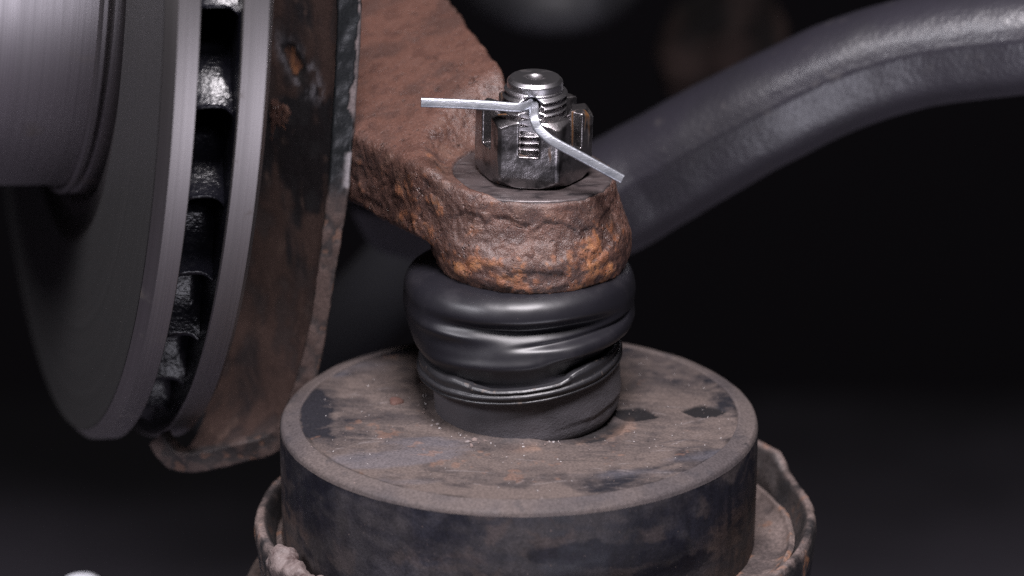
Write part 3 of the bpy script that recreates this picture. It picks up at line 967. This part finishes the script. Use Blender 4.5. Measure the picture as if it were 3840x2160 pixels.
lmask = np.zeros(len(Vd))
rs_ = np.random.default_rng(11)
for q_ in range(70):
    cx, cy = rs_.uniform(-4.2, 4.2), rs_.uniform(-4.4, 2.0)
    ro, L = rs_.normal(0.05, 0.35), rs_.uniform(0.15, 0.8)
    x_, y_ = Vd[:, 0] - cx, Vd[:, 1] - cy
    uu, ww = x_ * math.cos(ro) + y_ * math.sin(ro), -x_ * math.sin(ro) + y_ * math.cos(ro) + 0.05 * (x_ / L) ** 2
    mk = np.exp(-(ww / 0.022) ** 2) * sstep(L, 0.6 * L, np.abs(uu)) * sstep(-0.5, 0.2, n3)
    tone = np.array([0.15, 0.13, 0.128]) if q_ % 3 else np.array([0.02, 0.018, 0.019])
    col = col + (tone - col) * (0.6 * mk)[:, None]
for (cx, cy, L, W, ro) in ((2.50, 0.02, 0.60, 0.42, -0.30), (4.05, 0.18, 0.50, 0.40, -0.04)):
    m_ = sstep(1.06, 0.94, leaf(cx, cy, L, W, ro))
    col = col + (np.array([0.007, 0.006, 0.007]) - col) * m_[:, None]
    zof -= 0.05 * m_
    lmask = np.maximum(lmask, m_)
# old scuff at the right
m_ = sstep(1.15, 0.9, leaf(3.55, -1.70, 0.62, 0.28, 0.0)) - sstep(0.9, 0.6, leaf(3.55, -1.70, 0.62, 0.28, 0.0))
col = col + (np.array([0.035, 0.030, 0.032]) - col) * (0.7 * np.clip(m_, 0, 1))[:, None]
# bed of the housing: packed dirt round its left, a shallow gap with painted shadow at its right front
dxc, dyc = Vd[:, 0] - 0.24, Vd[:, 1] - 0.42
rcup = np.hypot(dxc, dyc)
acup = np.arctan2(dxc, -dyc)
gap = sstep(2.36, 2.26, rcup + 0.14 * b2 - 0.16 * np.exp(-((acup - 0.85) / 0.25) ** 2)) * sstep(0.3, 0.6, acup) * sstep(1.25, 1.05, acup)
zof -= 0.05 * gap
col = col + (np.array([0.012, 0.011, 0.012]) - col) * (0.9 * gap)[:, None]
heap = np.exp(-((rcup - 2.0) / 0.16) ** 2) * sstep(0.4, 0.0, acup)
zof += 0.10 * heap * (1 + 0.6 * b2)
rimc = np.exp(-((rcup - 2.45) / 0.22) ** 2) * sstep(-0.3, 0.1, acup) * sstep(1.5, 0.9, acup)
col = col + (np.array([0.19, 0.12, 0.09]) - col) * (0.6 * rimc * sstep(-0.2, 0.3, b2))[:, None]
Vd[:, 2] += zof
rgh = np.clip(0.55 + 0.3 * dust + 0.3 * lmask, 0.4, 0.9)
mesh('top_face', Vd, Fd, M['drum'], drum, col=col, attrs={'rgh': rgh})
# bevelled rim
pf = resample([(RI - 0.02, ZT - 0.06), (RI, ZT), (RI + 0.04, ZT + 0.02), (RO - 0.06, 0.27), (RO - 0.02, 0.22), (RO, 0.14)], 0.03)
Vd, Fd = revolve(pf, nT)
s1, s2, b1, b2 = dust_paint(Vd, 1, 151)
wv = fbm(np.stack([np.cos(np.arctan2(Vd[:, 1], Vd[:, 0])) * 3, np.sin(np.arctan2(Vd[:, 1], Vd[:, 0])) * 3, 0 * Vd[:, 2]], 1), 0.9, 4, 155)
col = lerp((0.056, 0.047, 0.048), (0.082, 0.066, 0.062), sstep(-0.4, 0.4, b1 + 0.4 * b2))
col = col + (np.array([0.03, 0.028, 0.032]) - col) * (0.4 * sstep(0.45, 0.8, fbm(Vd, 3.0, 4, 158)))[:, None]
Vd[:, 2] += 0.02 * wv + 0.006 * b2
Vd[:, 0:2] *= (1 + 0.0022 * wv)[:, None]
mesh('bevelled_rim', Vd, Fd, M['drum'], drum, col=col, attrs={'rgh': 0.72 + 0.1 * b2})
# side wall
pf = resample([(RO, 0.15), (RO + 0.005, -0.4), (RO - 0.01, -2.0), (RO - 0.05, -3.2)], 0.06)
Vd, Fd = revolve(pf, nT)
s1, s2, b1, b2 = dust_paint(Vd, 1, 171)
ang = np.arctan2(Vd[:, 0], -Vd[:, 1])
wrap = np.stack([ang * 4.4 + 0.5 * b1, 0 * ang, Vd[:, 2] * 1.0 - ang * 0.5 + 0.4 * b2], 1)
q1_, q2_ = fbm(wrap, 0.75, 5, 180), fbm(wrap * np.array([1, 1, 2.2]), 1.5, 4, 181)
q5_ = fbm(np.stack([ang * 5.2, 0 * ang, Vd[:, 2] * 2.6 + ang * 1.5], 1), 2.4, 5, 183)
d = sstep(-0.6, 0.9, q1_ * 0.6 + 0.3 * q2_ + 0.4 * q5_ + 0.28 * sstep(-0.6, -2.0, Vd[:, 2]))
col = lerp((0.011, 0.011, 0.016), (0.038, 0.033, 0.035), d)
sheen_paint = sstep(-0.1, 0.5, fbm(wrap, 0.5, 3, 190)) * np.exp(-((ang - 0.0) / 0.7) ** 2)
col = col + (np.array([0.058, 0.058, 0.075]) - col) * (0.6 * sheen_paint)[:, None]  # bluish reflected sheen at the front, painted into the wall colour
br = sstep(0.42, 0.75, q2_ + 0.4 * b2 + 0.35 * np.exp(-((np.abs(ang) - 1.3) / 0.25) ** 2) + 0.2 * sstep(0.4, 1.0, ang))
col = col + (np.array([0.095, 0.062, 0.050]) - col) * (0.16 * br)[:, None]
zs = Vd[:, 2]
stri = fbm(np.stack([ang * 14, 0 * ang, zs * 0.7], 1), 2.0, 4, 184)
edgeL = sstep(-0.95, -1.25, ang + 0.12 * q2_) * sstep(-0.5, -1.4, zs + 0.3 * b2)
edgeR = sstep(0.75, 1.15, ang + 0.15 * q2_) * sstep(-0.3, -1.3, zs + 0.4 * b2)
col = col + (np.array([0.085, 0.056, 0.045]) - col) * (0.55 * np.maximum(edgeL, edgeR) * sstep(-0.5, 0.4, q5_ + 0.5 * stri))[:, None]
smear = np.exp(-((zs + 0.75 + 0.55 * (ang - 0.2) + 0.12 * q2_) / 0.30) ** 2) * sstep(-0.05, 0.12, ang) * sstep(0.95, 0.6, ang)
smear2 = np.exp(-((zs + 1.7 - 0.5 * (ang - 0.5) + 0.15 * q2_) / 0.28) ** 2) * sstep(0.1, 0.3, ang) * sstep(1.1, 0.7, ang)
smear3 = np.exp(-((ang + 0.95 - 0.25 * zs) / 0.10) ** 2) * sstep(-1.5, -0.7, zs + 0.2 * q2_)
col = col + (np.array([0.008, 0.008, 0.013]) - col) * (0.9 * sstep(0.35, 0.6, np.maximum(np.maximum(smear, smear2), smear3) + 0.15 * q5_))[:, None]
col = col * (1 + 0.22 * stri)[:, None]
rgh = 0.42 + 0.3 * d + 0.2 * br
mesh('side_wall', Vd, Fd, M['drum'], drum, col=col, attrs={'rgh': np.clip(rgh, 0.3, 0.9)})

# ------------------------------------------------------------------ pan below the mount
PC = (0.37, -0.20)
pan = thing('lower_pan', 'rusty steel pan with torn rolled lip and weld bead holding the round mount', 'pan', (PC[0], PC[1], -5.5))


def pan_col(Vd, seed, dark, light, orange, lo):
    b1, b2, b3 = fbm(Vd, 0.6, 4, seed), fbm(Vd, 1.8, 5, seed + 1), fbm(Vd, 5, 3, seed + 2)
    c = lerp(dark, light, sstep(-0.2, 0.35, b1 * 0.7 + b2 * 0.5 + lo))
    c = c + (np.array(orange) - c) * (0.7 * sstep(0.42, 0.62, b2 * 0.7 + b3 * 0.5))[:, None]
    return c, b1, b2, b3


pf = resample([(4.4, -2.55), (5.40, -2.50), (5.52, -2.42), (5.60, -2.30), (5.70, -2.36)], 0.05)
Vd, Fd = revolve(pf, 420, PC)
c, b1, b2, b3 = pan_col(Vd, 201, (0.055, 0.042, 0.040), (0.125, 0.095, 0.086), (0.2, 0.1, 0.06), 0.25)
Vd[:, 2] += 0.05 * b2
mesh('pan_floor', Vd, Fd, M['pan'], pan, col=c, attrs={'rgh': 0.7 + 0 * b1})
pf = resample([(5.66, -2.60), (5.70, -2.42), (5.82, -2.20), (5.91, -1.96), (5.98, -1.88), (6.10, -1.89), (6.15, -1.98), (6.17, -2.2), (6.12, -2.6)], 0.05)
Vd, Fd = revolve(pf, 520, PC)
ang = np.degrees(np.arctan2(Vd[:, 1] - PC[1], Vd[:, 0] - PC[0]))
c, b1, b2, b3 = pan_col(Vd, 221, (0.016, 0.014, 0.015), (0.12, 0.088, 0.078), (0.26, 0.115, 0.055), 0.12)
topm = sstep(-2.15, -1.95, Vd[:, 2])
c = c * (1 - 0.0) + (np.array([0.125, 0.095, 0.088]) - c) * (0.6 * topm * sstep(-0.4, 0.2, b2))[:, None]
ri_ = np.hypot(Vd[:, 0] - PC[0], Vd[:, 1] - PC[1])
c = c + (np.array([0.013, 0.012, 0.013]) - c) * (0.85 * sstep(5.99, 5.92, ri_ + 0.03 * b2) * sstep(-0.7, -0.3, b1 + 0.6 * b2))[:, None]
bumpz = 0.30 * sstep(22, 27, ang) * sstep(75, 60, ang)
bumpr = 0.10 * np.exp(-((ang - 24) / 5) ** 2)
Vd[:, 2] += bumpz * sstep(-2.9, -2.2, Vd[:, 2]) + 0.03 * b2 * topm + 0.03 * b1
rr = np.hypot(Vd[:, 0] - PC[0], Vd[:, 1] - PC[1])
k_ = 1 + (0.02 * b1 + 0.016 * b2 + bumpr) / rr
Vd[:, 0] = PC[0] + (Vd[:, 0] - PC[0]) * k_
Vd[:, 1] = PC[1] + (Vd[:, 1] - PC[1]) * k_
mesh('rolled_lip', Vd, Fd, M['pan'], pan, col=c, attrs={'rgh': np.clip(0.62 + 0.1 * b2, 0.4, 0.9)})
pf = resample([(6.06, -2.35), (6.12, -2.6), (6.08, -3.0), (5.9, -3.6), (5.5, -4.3), (4.8, -5.0), (3.5, -5.4), (0.3, -5.5)], 0.12)
Vd, Fd = revolve(pf, 300, PC)
c, b1, b2, b3 = pan_col(Vd, 241, (0.014, 0.014, 0.019), (0.03, 0.028, 0.032), (0.09, 0.06, 0.05), 0.0)
mesh('pan_shell', Vd, Fd, M['pan'], pan, col=c, attrs={'rgh': 0.42 + 0.12 * b2})
# weld bead along the front left of the lip
aa = np.radians(np.linspace(203, 252, 160))
path = np.stack([PC[0] + (5.98 + 0.05 * np.sin(aa * 9)) * np.cos(aa), PC[1] + 5.98 * np.sin(aa), -1.98 + 0 * aa - 0.10 * sstep(203, 225, np.degrees(aa))], 1)
pc_ = circ(0.30, 30)
sc_ = 0.92 + 0.10 * np.sin(np.linspace(0, 42, 160)) + 0.15 * np.exp(-(np.linspace(0, 20, 160) / 1.4) ** 2)
Vw, Fw = sweep(path, pc_, (0, 0, 1), True, sc_)
Nw = Vw - np.repeat(path, 30, 0)
Nw /= np.linalg.norm(Nw, axis=1)[:, None]
Vw = Vw + Nw * (0.10 * fbm(Vw, 1.8, 5, 261) + 0.06 * fbm(Vw, 5, 4, 262))[:, None]
mesh('weld_bead', Vw, Fw, M['weld'], pan)
# flange of the arm under the pan, seen at the lower left
pf = resample([(5.6, -3.62), (6.35, -3.62), (6.45, -3.7), (6.45, -4.2), (5.4, -4.3)], 0.1)
Vd, Fd = revolve(pf, 160, PC, math.radians(165), math.radians(262))
c, b1, b2, b3 = pan_col(Vd, 281, (0.05, 0.035, 0.03), (0.16, 0.11, 0.09), (0.22, 0.11, 0.06), 0.2)
mesh('arm_flange', Vd, Fd, M['pan'], pan, col=c, attrs={'rgh': 0.75 + 0 * b1})

# ------------------------------------------------------------------ black curved tube behind
tube = thing('curved_tube', 'thick black curved tube rising from behind the boss to the upper right', 'tube', (1.69, 10.2, 1.65))
pts = [(-3.0, 15.0, 0.2), (-0.6, 11.6, 0.8), (1.69, 10.19, 1.65), (3.20, 9.98, 2.52), (4.51, 9.76, 3.39), (5.81, 9.53, 4.21), (7.57, 9.35, 5.18), (9.22, 9.06, 5.83), (10.63, 8.66, 6.21), (11.96, 8.23, 6.49), (13.73, 7.82, 6.83), (16.5, 7.2, 7.1)]
path = catmull(np.array(pts), 260)
na = 90
aa = np.linspace(0, 2 * PI, na, endpoint=False)
T, N, B = frames(path, (0, -0.94, 0.34))                     # N points at the camera
seam = -0.42 if B[120][2] > 0 else 0.42                      # a little below the middle
dl = (aa - seam + PI) % (2 * PI) - PI
low = np.sign(-seam) * 0 + (1 if seam > 0 else -1)
prr = 1.29 + 0.032 * np.exp(-(dl / 0.07) ** 2) - 0.085 * np.exp(-((dl - 0.42 * low) / 0.38) ** 2)
thk = np.interp(np.arange(260), [0, 60, 130, 259], [1.10, 1.09, 1.02, 1.0])
Vt = path[:, None, :] + thk[:, None, None] * prr[None, :, None] * (np.cos(aa)[None, :, None] * N[:, None, :] + np.sin(aa)[None, :, None] * B[:, None, :])
Vt = Vt.reshape(-1, 3)
Ft = grid_faces(len(path), na, False, True)
Nt = Vt - np.repeat(path, na, 0)
Nt /= np.linalg.norm(Nt, axis=1)[:, None]
Vt = Vt + Nt * (0.02 * fbm(Vt, 0.35, 3, 301) + 0.005 * fbm(Vt, 2.2, 3, 302))[:, None]
mesh('tube_body', Vt, Ft, M['tube'], tube)

# ------------------------------------------------------------------ dim things far behind
BRK = (6.1, 33.2, -2.3)
HOSE = [(-1.66, 34.4, 1.4), (-0.81, 30.2, 1.45), (0.32, 28.1, 1.5), (1.67, 28.0, 1.48), (2.73, 30.1, 1.4), (3.24, 32.4, 1.65)]
sub = thing('subframe_bracket', 'dim brown rusty bracket out of focus in the dark above the tube', 'bracket', BRK)
Vd, Fd = revolve(resample([(0.1, 2.6), (1.1, 2.5), (1.5, 2.0), (1.4, 0.3), (1.0, -1.2), (1.2, -2.4), (0.1, -2.6)], 0.2), 60)
Vd = (Vd * np.array([1.35, 0.8, 0.85])) @ np.array(Matrix.Rotation(math.radians(-25), 3, 'Y')).T + np.array(BRK)
Vd += 0.9 * np.stack([fbm(Vd, 0.4, 3, 321), fbm(Vd, 0.4, 3, 322), fbm(Vd, 0.4, 3, 323)], 1)
mesh('bracket_body', Vd, Fd, M['back_brown'], sub)
hose = thing('grey_hose', 'blurred grey hose arching at the top edge behind the stud', 'hose', HOSE[2])
Vd, Fd = sweep(catmull(np.array(HOSE), 60), circ(0.75, 24), (0, -1, 0.3))
mesh('hose_body', Vd, Fd, M['back_grey'], hose)
shaft = thing('black_shaft', 'dark shaft barely visible in the gap between shield and boss', 'shaft', (-5, 22, -6))
path = catmull(np.array([(-8.5, 24, -9.0), (-6.2, 22.5, -7.2), (-4.2, 21.5, -5.2), (-2.0, 21.5, -2.6)]), 40)
Vd, Fd = sweep(path, circ(1.1, 28), (0, -1, 0.3))
mesh('shaft_body', Vd, Fd, M['back_black'], shaft)
cap = thing('white_cap', 'small white rounded cap blurred at the lower left corner', 'cap', (-9.9, 4.0, -6.0))
Vd, Fd = revolve([(0.01, 0.0), (0.25, -0.02), (0.42, -0.1), (0.5, -0.25), (0.52, -1.2), (0.5, -1.4), (0.01, -1.4)], 48)
mesh('cap_body', Vd + np.array([-10.15, 4.0, -5.3]), Fd, M['white'], cap)

# ------------------------------------------------------------------ rust flake and grit on the mount
rng = np.random.default_rng(7)
fl = thing('rust_flake', 'reddish brown rust flake lying on the dusty mount left of the joint', 'rust flake', (-2.72, 0.75, ZT))
nu_, nv_ = 24, 9
pts = []
for i in range(nu_):
    a_ = 2 * PI * i / nu_
    for j in range(nv_):
        ph = PI * 0.5 * j / (nv_ - 1)
        q = np.array([0.17 * math.cos(a_) * math.sin(ph), 0.20 * math.sin(a_) * math.sin(ph), 0.075 * math.cos(ph)])
        pts.append(q)
pts = np.array(pts)
pts *= (1 + 0.35 * fbm(pts, 5, 3, 401))[:, None]
mesh('flake_body', pts + np.array([-2.72, 0.75, ZT - 0.01]), grid_faces(nu_, nv_, True, False), M['flake'], fl)

gv, gf = [], []


def chip(x, y, z, s, flat=0.35):
    b = len(gv)
    n = 5
    a0 = rng.uniform(0, 6.28)
    st = rng.uniform(0.6, 1.6)
    for i in range(n):
        a_ = a0 + 2 * PI * i / n
        rr_ = s * rng.uniform(0.6, 1.1)
        gv.append((x + rr_ * math.cos(a_) * st, y + rr_ * math.sin(a_) / st, z))
    for i in range(n):
        gv.append((gv[b + i][0] * 0.8 + x * 0.2, gv[b + i][1] * 0.8 + y * 0.2, z + s * flat * rng.uniform(0.6, 1.3)))
    for i in range(n):
        j = (i + 1) % n
        gf.append((b + i, b + j, b + n + j, b + n + i))
    gf.append(tuple(b + n + i for i in range(n)))


for x, y, s in ((-1.10, -1.62, 0.055), (-0.95, -1.50, 0.06), (-0.72, -1.55, 0.05), (-1.02, -1.86, 0.06), (-0.35, -1.5, 0.05), (0.10, -1.9, 0.03), (-1.75, -0.6, 0.03), (-1.62, -0.45, 0.035)):
    chip(x, y, ZT, s * 1.35)
for i in range(230):
    r_, a_ = 4.6 * math.sqrt(rng.uniform(0.2, 1)), rng.uniform(0, 6.28)
    chip(r_ * math.cos(a_), r_ * math.sin(a_), ZT - 0.005, rng.uniform(0.008, 0.018), 0.7)
for i in range(150):                                         # packed against the left of the housing
    a_ = rng.uniform(-2.2, 0.3)
    r_ = 1.95 + abs(rng.normal(0, 0.2))
    chip(0.24 + r_ * math.sin(a_), 0.42 - r_ * math.cos(a_), ZT, rng.uniform(0.008, 0.03), 0.8)
o = mesh('grit', np.array(gv), gf, M['grit'], smooth=False)
o['kind'] = 'stuff'
for o in COL.objects:
    if 'base' in o.keys():
        del o['base']
